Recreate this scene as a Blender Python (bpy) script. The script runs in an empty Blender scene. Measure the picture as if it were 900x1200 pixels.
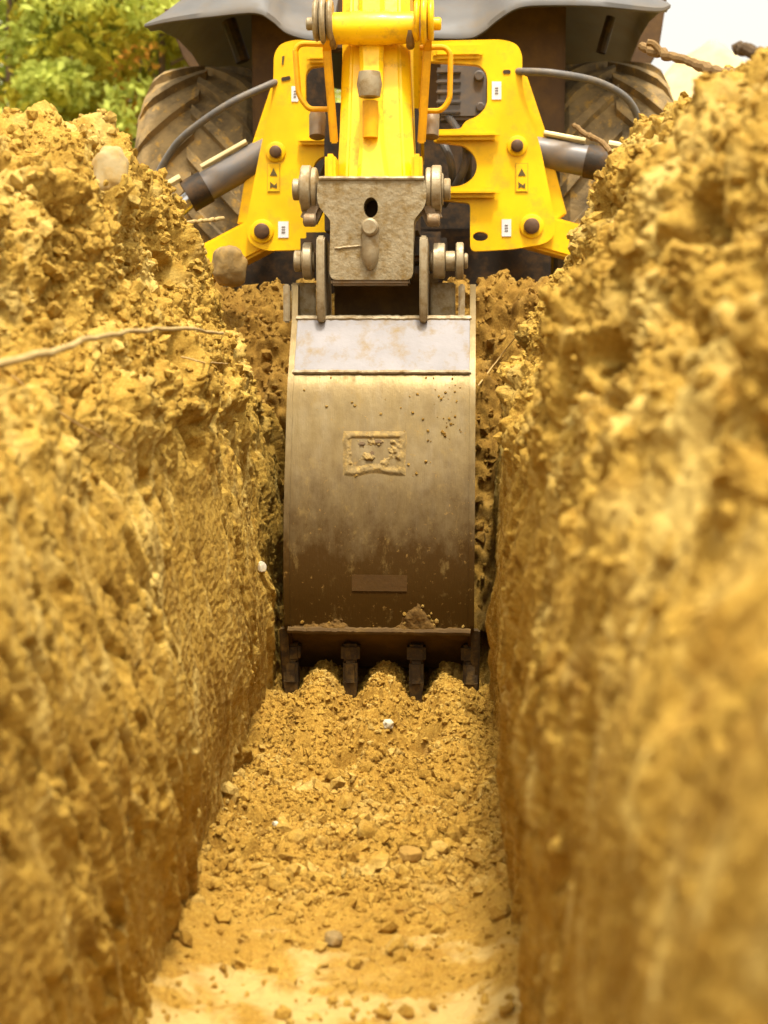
import bpy, bmesh, math, random
import numpy as np
from mathutils import Vector, Matrix
random.seed(7); rng = np.random.default_rng(11)
R = math.radians
scene = bpy.context.scene
COL = scene.collection

# ------------------------------------------------------------------ camera
F = 50.0/36*1200
CAMZ = 1.03
PIT = math.atan(190/F); YAW = math.atan(95/F*math.cos(PIT))
fw = Vector((-math.sin(YAW)*math.cos(PIT), math.cos(YAW)*math.cos(PIT), -math.sin(PIT)))
rt = Vector((math.cos(YAW), math.sin(YAW), 0))
up = rt.cross(fw)
def at(px, py, D):
    d = fw + rt*((px-450)/F) - up*((py-600)/F)
    d = d*(D/d.y)
    return Vector((d.x, D, CAMZ + d.z))
cam_d = bpy.data.cameras.new('camera'); cam = bpy.data.objects.new('camera', cam_d); COL.objects.link(cam)
cam.location = (0, 0, CAMZ); cam.rotation_euler = (math.pi/2-PIT, 0, YAW)
cam_d.sensor_fit = 'VERTICAL'; cam_d.sensor_height = 36; cam_d.lens = 50
cam_d.clip_start = 0.02; cam_d.clip_end = 2000
cam_d.dof.use_dof = True; cam_d.dof.focus_distance = 3.85; cam_d.dof.aperture_fstop = 3.4
scene.camera = cam

# ------------------------------------------------------------------ light
SUN_EL, SUN_AZ = R(70), R(165)       # azimuth: compass style, 0 = +Y, clockwise
w = bpy.data.worlds.new('World'); scene.world = w; w.use_nodes = True
nt = w.node_tree; nt.nodes.clear()
sky = nt.nodes.new('ShaderNodeTexSky'); sky.sky_type = 'NISHITA'; sky.sun_disc = False
sky.sun_elevation = SUN_EL; sky.sun_rotation = SUN_AZ
sky.air_density = 1.0; sky.dust_density = 6.0; sky.ozone_density = 1.0
hs = nt.nodes.new('ShaderNodeHueSaturation'); hs.inputs['Saturation'].default_value = 0.12
hs.inputs['Value'].default_value = 2.1
bg = nt.nodes.new('ShaderNodeBackground'); bg.inputs['Strength'].default_value = 0.15
wo = nt.nodes.new('ShaderNodeOutputWorld')
nt.links.new(sky.outputs[0], hs.inputs['Color']); wm = nt.nodes.new('ShaderNodeMix'); wm.data_type = 'RGBA'; wm.blend_type = 'MULTIPLY'; wm.inputs[0].default_value = 1; wm.inputs[7].default_value = (1.0, .95, .84, 1)
nt.links.new(hs.outputs[0], wm.inputs[6]); nt.links.new(wm.outputs[2], bg.inputs['Color']); nt.links.new(bg.outputs[0], wo.inputs['Surface'])
sd = bpy.data.lights.new('sun', 'SUN'); so = bpy.data.objects.new('sun', sd); COL.objects.link(so)
sd.energy = 3.9; sd.angle = R(5); sd.color = (1.0, 0.93, 0.80)
sdir = Vector((math.sin(SUN_AZ)*math.cos(SUN_EL), math.cos(SUN_AZ)*math.cos(SUN_EL), math.sin(SUN_EL)))
so.rotation_euler = sdir.to_track_quat('Z', 'Y').to_euler(); so.location = (0, -5, 12)
scene.view_settings.view_transform = 'Standard'; scene.view_settings.look = 'None'
scene.view_settings.exposure = 0.2; scene.view_settings.gamma = 1.0

# ------------------------------------------------------------------ materials
class NB:
    def __init__(s, name):
        s.m = bpy.data.materials.new(name); s.m.use_nodes = True; s.t = s.m.node_tree
        s.p = s.t.nodes['Principled BSDF']
        s.tc = s.t.nodes.new('ShaderNodeTexCoord').outputs['Object']
    def n(s, ty, **kw):
        nd = s.t.nodes.new(ty)
        for k, v in kw.items(): setattr(nd, k, v)
        return nd
    def lk(s, a, b): s.t.links.new(a, b)
    def noise(s, scale, detail=4, rough=.55, vec=None, dist=0):
        nd = s.n('ShaderNodeTexNoise'); nd.inputs['Scale'].default_value = scale
        nd.inputs['Detail'].default_value = detail; nd.inputs['Roughness'].default_value = rough
        nd.inputs['Distortion'].default_value = dist
        s.lk(vec or s.tc, nd.inputs['Vector']); return nd.outputs['Fac']
    def mapv(s, sc):
        nd = s.n('ShaderNodeMapping'); nd.inputs['Scale'].default_value = sc; s.lk(s.tc, nd.inputs['Vector']); return nd.outputs[0]
    def ramp(s, fac, stops):
        nd = s.n('ShaderNodeValToRGB'); cr = nd.color_ramp
        while len(cr.elements) < len(stops): cr.elements.new(.5)
        for e, (p, c) in zip(cr.elements, stops):
            e.position = p; e.color = (c if isinstance(c, tuple) else (c, c, c)) + (1,)
        s.lk(fac, nd.inputs['Fac']); return nd.outputs['Color']
    def mix(s, fac, a, b, mode='MIX'):
        nd = s.n('ShaderNodeMix', data_type='RGBA', blend_type=mode)
        for v, i in ((fac, 0), (a, 6), (b, 7)):
            if isinstance(v, (int, float)): nd.inputs[i].default_value = v
            elif isinstance(v, tuple): nd.inputs[i].default_value = v + (1,)
            else: s.lk(v, nd.inputs[i])
        return nd.outputs[2]
    def bump(s, h, strength, dist=.01, prev=None):
        nd = s.n('ShaderNodeBump'); nd.inputs['Strength'].default_value = strength; nd.inputs['Distance'].default_value = dist
        s.lk(h, nd.inputs['Height'])
        if prev: s.lk(prev, nd.inputs['Normal'])
        return nd.outputs[0]
    def fin(s, col, rough=.8, metal=0, normal=None, spec=.5, coat=0):
        for v, k in ((col, 'Base Color'), (rough, 'Roughness'), (metal, 'Metallic'), (spec, 'Specular IOR Level'), (coat, 'Coat Weight')):
            if isinstance(v, (int, float)): s.p.inputs[k].default_value = v
            elif isinstance(v, tuple): s.p.inputs[k].default_value = v + (1,)
            else: s.lk(v, s.p.inputs[k])
        if normal: s.lk(normal, s.p.inputs['Normal'])
        return s.m

def soil_mat(name, tone=(1, 1, 1), pale=.5, bumpk=1.0, floor=False):
    b = NB(name)
    def T(c): return (c[0]*tone[0]*.86, c[1]*tone[1]*.83, c[2]*tone[2]*.62)
    big = b.noise(4.5, 5, .6)
    c1 = b.ramp(big, [(.3, T((.38, .215, .028))), (.5, T((.54, .345, .066))), (.7, T((.68, .47, .12)))])
    mid = b.noise(38, 5, .65)
    c2 = b.ramp(mid, [(.32, T((.24, .115, .010))), (.52, T((.54, .34, .066))), (.72, T((.74, .54, .16)))])
    c = b.mix(.5, c1, c2)
    fine = b.noise(230, 3, .7)
    c3 = b.ramp(fine, [(.35, T((.16, .065, .006))), (.55, T((.52, .32, .07))), (.75, T((.74, .56, .22)))])
    c = b.mix(.42, c, c3)
    rust_dark = b.ramp(b.noise(9, 4, .6, dist=.6), [(.58, 0.0), (.72, .45)])
    c = b.mix(rust_dark, c, T((.30, .13, .012)))
    if pale:
        pm = b.ramp(b.noise(6.0, 2, .5), [(.60, 0.0), (.72, pale)])
        c = b.mix(pm, c, T((.68, .52, .22)))
    if not floor:
        m1_ = b.n('ShaderNodeMapping'); m1_.inputs['Rotation'].default_value = (R(19), 0, 0); b.lk(b.tc, m1_.inputs['Vector'])
        m2_ = b.n('ShaderNodeMapping'); m2_.inputs['Scale'].default_value = (3, 17, 1.5); b.lk(m1_.outputs[0], m2_.inputs['Vector'])
        st_ = b.noise(1.0, 4, .6, m2_.outputs[0])
        c = b.mix(b.ramp(st_, [(.54, 0.0), (.70, .55)]), c, T((.24, .125, .012)))
        c = b.mix(b.ramp(st_, [(.32, .55), (.45, 0.0)]), c, T((.80, .62, .26)))
        c = b.mix(b.ramp(b.noise(15, 5, .7), [(.56, 0.0), (.66, .6)]), c, T((.21, .105, .008)))
    if floor:
        sp = b.n('ShaderNodeSeparateXYZ'); b.lk(b.tc, sp.inputs[0])
        my = b.n('ShaderNodeMapRange'); b.lk(sp.outputs[1], my.inputs[0])
        my.inputs[1].default_value = 2.15; my.inputs[2].default_value = 2.7; my.inputs[3].default_value = .22; my.inputs[4].default_value = -.2
        ad = b.n('ShaderNodeMath', operation='ADD'); b.lk(my.outputs[0], ad.inputs[0]); b.lk(b.noise(5.5, 4, .6, b.mapv((1, 1.6, 1))), ad.inputs[1])
        c = b.mix(b.ramp(ad.outputs[0], [(.63, 0.0), (.74, .75)]), c, (.52, .37, .13))
    n1 = b.bump(b.noise(140, 5, .7), .7*bumpk, .006)
    n2 = b.bump(b.noise(420, 3, .7), .6*bumpk, .0025, n1)
    return b.fin(c, .93, 0, n2, .25)
M = {}
M['soil'] = soil_mat('sandy_soil')
M['soil_floor'] = soil_mat('trench_floor_soil', (.86, .80, .74), .3, 1.0, True)
M['soil_dark'] = soil_mat('dark_shaded_soil', (.60, .54, .48), 0)  # darker soil; shade at the trench end put into its tone, also stuck earth
M['crumb'] = soil_mat('soil_crumbs', (.92, .88, .85), .3)
def simple(name, col, rough=.6, metal=0, dirt=0, dirtcol=(.30, .17, .04), scale=22, coat=0, bump=.15, lo=.45, hi=.68, spec=.28):
    b = NB(name)
    c = b.mix(b.ramp(b.noise(7, 3), [(.35, 0.0), (.7, 1.0)]), tuple(x*.85 for x in col), tuple(min(1, x*1.1) for x in col))
    r = rough; me = metal
    if dirt:
        d = b.ramp(b.noise(scale, 6, .68), [(lo, 0.0), (hi, dirt)])
        c = b.mix(d, c, dirtcol)
        r = b.mix(d, (rough,)*3, (.9,)*3)
        if metal: me = b.mix(d, (metal,)*3, (0., 0., 0.))
    return b.fin(c, r, me, b.bump(b.noise(90, 4), bump, .003), spec, coat)
M['yellow'] = simple('yellow_paint', (.94, .53, .001), .45, 0, .6, (.50, .27, .03), 15, coat=0, bump=.06, lo=.5, hi=.72, spec=.25)
M['yellow_worn'] = simple('worn_yellow_paint', (.94, .54, .004), .38, 0, .75, (.46, .24, .02), 24, coat=.15, bump=.12, lo=.52, hi=.70)
M['orange'] = simple('orange_yellow_paint', (.80, .38, .002), .45, 0, .5, (.42, .18, .005), 20, coat=0, bump=.1)
M['castdirty'] = simple('dusty_cast_steel', (.31, .245, .14), .6, .2, .9, (.19, .115, .03), 38, bump=.9, lo=.42, hi=.66)
M['castlight'] = simple('bare_worn_steel', (.36, .285, .17), .45, .3, .85, (.20, .12, .035), 30, bump=.35)
M['pin'] = simple('greasy_pin_steel', (.24, .17, .10), .5, .4, .75, (.22, .12, .03), 40, bump=.3)
M['dark'] = simple('dark_greasy_metal', (.035, .026, .018), .55, .2, .7, (.13, .065, .018), 18, bump=.3)
M['brown'] = simple('dusty_brown_panel', (.085, .045, .018), .75, 0, .6, (.16, .085, .025), 9, bump=.2)
M['grey'] = simple('grey_fender_plastic', (.115, .11, .105), .5, 0, .6, (.18, .13, .07), 5, bump=.05, lo=.45, hi=.75)
M['cyl'] = simple('grey_cylinder_paint', (.16, .145, .135), .4, .2, .5, (.28, .18, .08), 14, bump=.1)
M['rod'] = simple('chrome_rod', (.62, .62, .62), .2, 1.0, .3, (.4, .3, .15), 20, bump=.02)
M['hose'] = simple('rubber_hose', (.13, .12, .11), .45, 0, .4, (.30, .22, .12), 25, bump=.1)
M['pipe'] = simple('plated_pipe', (.70, .58, .30), .35, .7, .3, (.40, .25, .08), 40, bump=.1)
M['white'] = simple('white_sticker', (.80, .78, .76), .5, 0, .15, bump=.0)
M['ink'] = simple('dark_print', (.11, .075, .02), .6, bump=.0)
M['ghost'] = simple('faded_print', (.55, .33, .01), .5, bump=.0)
M['glassy'] = simple('black_trim', (.02, .02, .02), .3)
M['stone_pale'] = simple('pale_stone', (.40, .30, .14), .8, 0, .9, (.36, .21, .045), 18, bump=.4)
M['stone_grey'] = simple('brown_grey_stone', (.25, .165, .06), .8, 0, .7, (.40, .24, .06), 24, bump=.6)
M['clod'] = simple('reddish_clod', (.33, .19, .04), .95, 0, .7, (.42, .24, .05), 40, bump=.8)
M['twig_dark'] = simple('brown_twig', (.22, .13, .045), .85, 0, .6, (.12, .065, .02), 50, bump=.5)
M['stone_white'] = simple('white_pebble', (.55, .49, .36), .8, 0, .6, (.42, .28, .08), 60, bump=.3)
M['twig'] = simple('dry_twig', (.42, .30, .12), .8, 0, .5, (.26, .15, .04), 40, bump=.3)
M['bark'] = simple('bark', (.11, .07, .035), .9, 0, .5, (.05, .03, .015), 12, bump=.6)
M['root'] = simple('thin_root', (.50, .33, .12), .85)

def tyre_mat():
    b = NB('muddy_tyre_rubber')
    d = b.ramp(b.noise(7, 6, .65), [(.36, 0.0), (.60, .95)])
    c = b.mix(d, (.10, .07, .035), (.29, .195, .08))
    d2 = b.ramp(b.noise(22, 5, .7), [(.56, 0.0), (.66, .8)])
    c = b.mix(d2, c, (.46, .26, .05))
    return b.fin(c, .85, 0, b.bump(b.noise(60, 5, .7), .5, .01), .3)
M['tyre'] = tyre_mat()

def bucket_mat():
    # scuffed steel: vertical streaks, patchy rusty film, belly shade painted in by height
    b = NB('scuffed_bucket_steel')
    sep = b.n('ShaderNodeSeparateXYZ'); b.lk(b.tc, sep.inputs[0])
    steel = b.ramp(b.noise(3, 5, .6, b.mapv((9, 5, 2.2))), [(.2, (.225, .155, .060)), (.52, (.25, .18, .080)), (.85, (.285, .22, .12))])
    # rusty noise plus a painted shade gradient down the belly (object Z is metres above the trench floor)
    mr = b.n('ShaderNodeMapRange'); b.lk(sep.outputs[2], mr.inputs[0])
    mr.inputs[1].default_value = .82; mr.inputs[2].default_value = .38; mr.inputs[3].default_value = 0.0; mr.inputs[4].default_value = .46
    ad = b.n('ShaderNodeMath', operation='ADD'); b.lk(mr.outputs[0], ad.inputs[0]); nm = b.n('ShaderNodeMapRange'); b.lk(b.noise(5, 7, .7, b.mapv((4, 4, 2.6))), nm.inputs[0]); nm.inputs[3].default_value = .26; nm.inputs[4].default_value = .74; b.lk(nm.outputs[0], ad.inputs[1])
    rust_dark = b.ramp(ad.outputs[0], [(.44, 0.0), (.88, 1.0)])
    c = b.mix(rust_dark, steel, (.050, .022, .001))
    dust = b.ramp(b.noise(16, 7, .72, b.mapv((1.4, 1, .8))), [(.57, 0.0), (.74, .6)])
    c = b.mix(dust, c, (.27, .175, .05))
    spk = b.ramp(b.noise(70, 5, .7), [(.62, 0.0), (.72, .7)])
    c = b.mix(spk, c, (.30, .17, .04))
    me = b.mix(rust_dark, (.45,)*3, (.0,)*3); me = b.mix(dust, me, (0., 0., 0.))
    ro = b.mix(rust_dark, (.36,)*3, (.6,)*3); ro = b.mix(dust, ro, (.9,)*3)
    nn = b.bump(b.noise(6, 4, .6, b.mapv((60, 10, 4))), .18, .003)
    nn = b.bump(b.noise(50, 5, .7), .25, .003, nn)
    return b.fin(c, ro, me, nn, .16)
M['bucket'] = bucket_mat()
M['bucket_bright'] = simple('skylit_scuffed_steel', (.27, .25, .245), .62, .0, .85, (.25, .165, .055), 17, bump=.3, lo=.50, hi=.72, spec=.15)  # paler than the shell; skylight on the up-facing strip put into the colour
M['pindark'] = simple('dark_brown_pin_head', (.10, .055, .03), .5, .3, .5, (.16, .08, .02), 40, bump=.2)
M['toothsteel'] = simple('earthy_shaded_tooth_steel', (.05, .03, .012), .7, .1, .8, (.17, .095, .02), 34, bump=.6)  # caked earth over steel darkened for the shade around the teeth
M['inside'] = simple('rusty_shaded_inner_steel', (.085, .045, .010), .75, 0, .7, (.16, .09, .02), 16, bump=.4)  # rusty brown, darkened further to paint in the shade under the lip

def leaf_mat(name, a, b_, c_):
    b = NB(name)
    c = b.ramp(b.noise(1.3, 4, .7), [(.35, a), (.5, b_), (.66, c_)])
    b.fin(c, .8, 0, None, .1)
    tr = b.n('ShaderNodeBsdfTranslucent'); b.lk(c, tr.inputs['Color'])
    mx = b.n('ShaderNodeMixShader'); mx.inputs[0].default_value = .35
    b.lk(b.p.outputs[0], mx.inputs[1]); b.lk(tr.outputs[0], mx.inputs[2])
    b.lk(mx.outputs[0], b.t.nodes['Material Output'].inputs['Surface'])
    return b.m
M['leaf_green'] = leaf_mat('green_leaves', (.22, .28, .03), (.38, .45, .06), (.54, .58, .11))
M['leaf_lime'] = leaf_mat('light_green_leaves', (.34, .37, .06), (.50, .55, .11), (.64, .62, .12))
M['leaf_brown'] = leaf_mat('brown_green_leaves', (.22, .16, .012), (.32, .27, .02), (.42, .40, .04))
M['leaf_orange'] = leaf_mat('orange_leaves', (.45, .24, .02), (.62, .30, .05), (.68, .42, .10))

# ------------------------------------------------------------------ object helpers
LOC = {}
def tag(o, label=None, cat=None, group=None, kind=None):
    if label: o['label'] = label
    if cat: o['category'] = cat
    if group: o['group'] = group
    if kind: o['kind'] = kind
    return o
def attach(o, parent):
    if parent:
        o.parent = parent
        wl = LOC.get(parent.name, Vector((0, 0, 0)))
        o.matrix_parent_inverse = Matrix.Translation(-wl)
    return o
def empty(name, loc):
    o = bpy.data.objects.new(name, None); o.location = loc; o.empty_display_size = .1
    COL.objects.link(o); LOC[o.name] = Vector(loc); return o
def mk(name, bm, mat, parent=None, smooth=True, angle=35):
    me = bpy.data.meshes.new(name)
    bmesh.ops.recalc_face_normals(bm, faces=bm.faces)
    for f in bm.faces: f.smooth = smooth
    bm.to_mesh(me); bm.free()
    if smooth: me.set_sharp_from_angle(angle=R(angle))
    me.materials.append(M[mat] if isinstance(mat, str) else mat)
    o = bpy.data.objects.new(name, me); COL.objects.link(o)
    return attach(o, parent)
def merge(dst, src):
    me = bpy.data.meshes.new('tmp'); src.to_mesh(me); src.free(); dst.from_mesh(me); bpy.data.meshes.remove(me)
def B(): return bmesh.new()
def box(bm, c, s, bev=.004, rot=None, seg=2):
    t = bmesh.new(); bmesh.ops.create_cube(t, size=1)
    bmesh.ops.scale(t, vec=s, verts=t.verts)
    if bev: bmesh.ops.bevel(t, geom=t.edges[:], offset=min(bev, min(s)*.4), segments=seg, affect='EDGES')
    if rot is not None: bmesh.ops.rotate(t, matrix=rot, verts=t.verts)
    bmesh.ops.translate(t, vec=c, verts=t.verts); merge(bm, t)
def beam(bm, a, b, wd, ht, bev=.006, upv=Vector((0, 0, 1))):
    a = Vector(a); b = Vector(b); d = (b-a); L = d.length; d.normalize()
    x = d.cross(upv).normalized(); z = x.cross(d)
    rot = Matrix((x, d, z)).transposed()
    box(bm, (a+b)/2, (wd, L, ht), bev, rot)
def tube(bm, pts, rad, seg=14, cap=True):
    pts = [Vector(p) for p in pts]; n = len(pts)
    rads = rad if isinstance(rad, (list, tuple)) else [rad]*n
    prev = None; rings = []
    for i, p in enumerate(pts):
        t = (pts[min(i+1, n-1)]-pts[max(i-1, 0)]).normalized()
        if prev is None:
            u = t.orthogonal().normalized()
        else:
            u = (prev - t*prev.dot(t)).normalized()
        prev = u; v = t.cross(u)
        rings.append([bm.verts.new(p+(u*math.cos(2*math.pi*k/seg)+v*math.sin(2*math.pi*k/seg))*rads[i]) for k in range(seg)])
    for i in range(n-1):
        for k in range(seg):
            bm.faces.new((rings[i][k], rings[i][(k+1) % seg], rings[i+1][(k+1) % seg], rings[i+1][k]))
    if cap:
        bm.faces.new(rings[0][::-1]); bm.faces.new(rings[-1])
def spline(pts, n=8):
    P = [Vector(p) for p in pts]; P = [P[0]*2-P[1]]+P+[P[-1]*2-P[-2]]; out = []
    for i in range(1, len(P)-2):
        for k in range(n):
            t = k/n
            out.append(.5*((2*P[i])+(P[i+1]-P[i-1])*t+(2*P[i-1]-5*P[i]+4*P[i+1]-P[i+2])*t*t+(-P[i-1]+3*P[i]-3*P[i+1]+P[i+2])*t**3))
    out.append(P[-2]); return out
def lathe(bm, c, axis, prof, seg=28):
    """prof: list of (offset along axis, radius)"""
    axis = Vector(axis).normalized(); u = axis.orthogonal().normalized(); v = axis.cross(u); rings = []
    for (o, r) in prof:
        rings.append([bm.verts.new(Vector(c)+axis*o+(u*math.cos(2*math.pi*k/seg)+v*math.sin(2*math.pi*k/seg))*max(r, 1e-4)) for k in range(seg)])
    for i in range(len(rings)-1):
        for k in range(seg):
            bm.faces.new((rings[i][k], rings[i][(k+1) % seg], rings[i+1][(k+1) % seg], rings[i+1][k]))
    bm.faces.new(rings[0][::-1]); bm.faces.new(rings[-1])
def disc(bm, c, axis, L, r, bev=.004, seg=28):
    lathe(bm, c, axis, [(-L/2, r-bev), (-L/2+bev, r), (L/2-bev, r), (L/2, r-bev)], seg)
def pins(bm, c, sgn, parts):
    """stack of collars along x from c outwards; parts = [(thickness, radius)]"""
    x = 0
    prof = []
    for (t, r) in parts:
        prof += [(x, r-.004), (x+.003, r), (x+t-.003, r), (x+t, r-.004)]; x += t
    lathe(bm, c, (sgn, 0, 0), prof, 26)
def round_poly(pts, rads=None, n=5):
    out = []; N = len(pts)
    for i in range(N):
        p = Vector(pts[i]); a = Vector(pts[i-1]); b = Vector(pts[(i+1) % N])
        r = rads[i] if rads else 0
        if r <= 0: out.append(tuple(p)); continue
        da = (a-p); db = (b-p); la = min(r, da.length*.48); lb = min(r, db.length*.48)
        pa = p+da.normalized()*la; pb = p+db.normalized()*lb
        for k in range(n+1):
            t = k/n; out.append(tuple(pa*(1-t)**2+p*2*t*(1-t)+pb*t*t))
    return out
def plate(bm, pts3, thick_vec, holes=(), bev=.004):
    """extrude a planar outline (3D points) with optional holes along thick_vec"""
    t = bmesh.new(); es = []
    for loop in [pts3]+list(holes):
        vs = [t.verts.new(p) for p in loop]
        es += [t.edges.new((vs[i], vs[(i+1) % len(vs)])) for i in range(len(vs))]
    bmesh.ops.triangle_fill(t, use_beauty=True, edges=es)
    r = bmesh.ops.extrude_face_region(t, geom=t.faces[:])
    bmesh.ops.translate(t, vec=thick_vec, verts=[v for v in r['geom'] if isinstance(v, bmesh.types.BMVert)])
    bmesh.ops.recalc_face_normals(t, faces=t.faces)
    if bev:
        ed = [e for e in t.edges if len(e.link_faces) == 2 and e.calc_face_angle(0) > R(60)
              and abs((e.verts[0].co-e.verts[1].co).normalized().dot(Vector(thick_vec).normalized())) < .5]
        bmesh.ops.bevel(t, geom=ed, offset=bev, segments=2, affect='EDGES', clamp_overlap=True)
    merge(bm, t)
def pxloop(pts, D, rads=None, n=4): return [at(p[0], p[1], D) for p in round_poly(pts, rads, n)]
def ell(cx, cy, rx, ry, D, n=20): return [at(cx+rx*math.cos(2*math.pi*k/n), cy+ry*math.sin(2*math.pi*k/n), D) for k in range(n)]

# ------------------------------------------------------------------ numpy noise
def _h(ix, iy, iz, s):
    h = (ix.astype(np.int64)*374761393 + iy.astype(np.int64)*668265263 + iz.astype(np.int64)*2147483647 + s*1274126177) & 0xFFFFFFFF
    h = ((h ^ (h >> 13))*1274126177) & 0xFFFFFFFF
    h = ((h ^ (h >> 16))*2246822519) & 0xFFFFFFFF
    return ((h ^ (h >> 15)) & 0xFFFFFF).astype(np.float32)/np.float32(0xFFFFFF)
def vn(x, y, z, s=0):
    ix, iy, iz = np.floor(x), np.floor(y), np.floor(z); fx, fy, fz = x-ix, y-iy, z-iz
    fx, fy, fz = [f*f*f*(f*(f*6-15)+10) for f in (fx, fy, fz)]
    def c(a, b, d): return _h(ix+a, iy+b, iz+d, s)
    x00 = c(0, 0, 0)*(1-fx)+c(1, 0, 0)*fx; x10 = c(0, 1, 0)*(1-fx)+c(1, 1, 0)*fx
    x01 = c(0, 0, 1)*(1-fx)+c(1, 0, 1)*fx; x11 = c(0, 1, 1)*(1-fx)+c(1, 1, 1)*fx
    return ((x00*(1-fy)+x10*fy)*(1-fz)+(x01*(1-fy)+x11*fy)*fz)*2-1
def fbm(x, y, z, o=4, s=0, g=.5):
    r = 0; a = 1; t = 0
    for i in range(o):
        r = r+a*vn(x, y, z, s+i*17); t += a; a *= g; x, y, z = (.00*x+1.60*y+1.20*z+3.1), (-1.60*x+.72*y-.96*z+1.7), (-1.20*x-.96*y+1.28*z+5.3)
    return r/t
def worley(x, y, z, s=0):
    ix, iy, iz = np.floor(x), np.floor(y), np.floor(z); fx, fy, fz = x-ix, y-iy, z-iz
    d1 = np.full(x.shape, 9., np.float32)
    for a in (-1, 0, 1):
        for b in (-1, 0, 1):
            for c in (-1, 0, 1):
                dx = a+_h(ix+a, iy+b, iz+c, s)-fx; dy = b+_h(ix+a, iy+b, iz+c, s+5)-fy; dz = c+_h(ix+a, iy+b, iz+c, s+9)-fz
                d1 = np.minimum(d1, dx*dx+dy*dy+dz*dz)
    return np.sqrt(d1)
def sst(a, b, x): t = np.clip((x-a)/(b-a), 0, 1); return t*t*(3-2*t)
def grid_obj(name, P, mat, parent=None):
    n, m = P.shape[:2]
    me = bpy.data.meshes.new(name)
    idx = np.arange(n*m, dtype=np.int32).reshape(n, m)
    q = np.stack([idx[:-1, :-1], idx[1:, :-1], idx[1:, 1:], idx[:-1, 1:]], -1).reshape(-1, 4)
    me.vertices.add(n*m); me.vertices.foreach_set('co', P.reshape(-1).astype(np.float32))
    me.loops.add(q.size); me.loops.foreach_set('vertex_index', q.reshape(-1))
    me.polygons.add(len(q)); me.polygons.foreach_set('loop_start', np.arange(0, q.size, 4, dtype=np.int32))
    me.polygons.foreach_set('loop_total', np.full(len(q), 4, np.int32))
    me.polygons.foreach_set('use_smooth', np.ones(len(q), bool))
    me.update(calc_edges=True); me.validate()
    me.materials.append(M[mat]); o = bpy.data.objects.new(name, me); COL.objects.link(o)
    return attach(o, parent)
def normals(P):
    a = np.gradient(P, axis=0); b = np.gradient(P, axis=1); n = np.cross(a, b)
    return n/(np.linalg.norm(n, axis=-1, keepdims=True)+1e-9)
def smooth_prof(Z, O, zs):
    return zs

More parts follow.
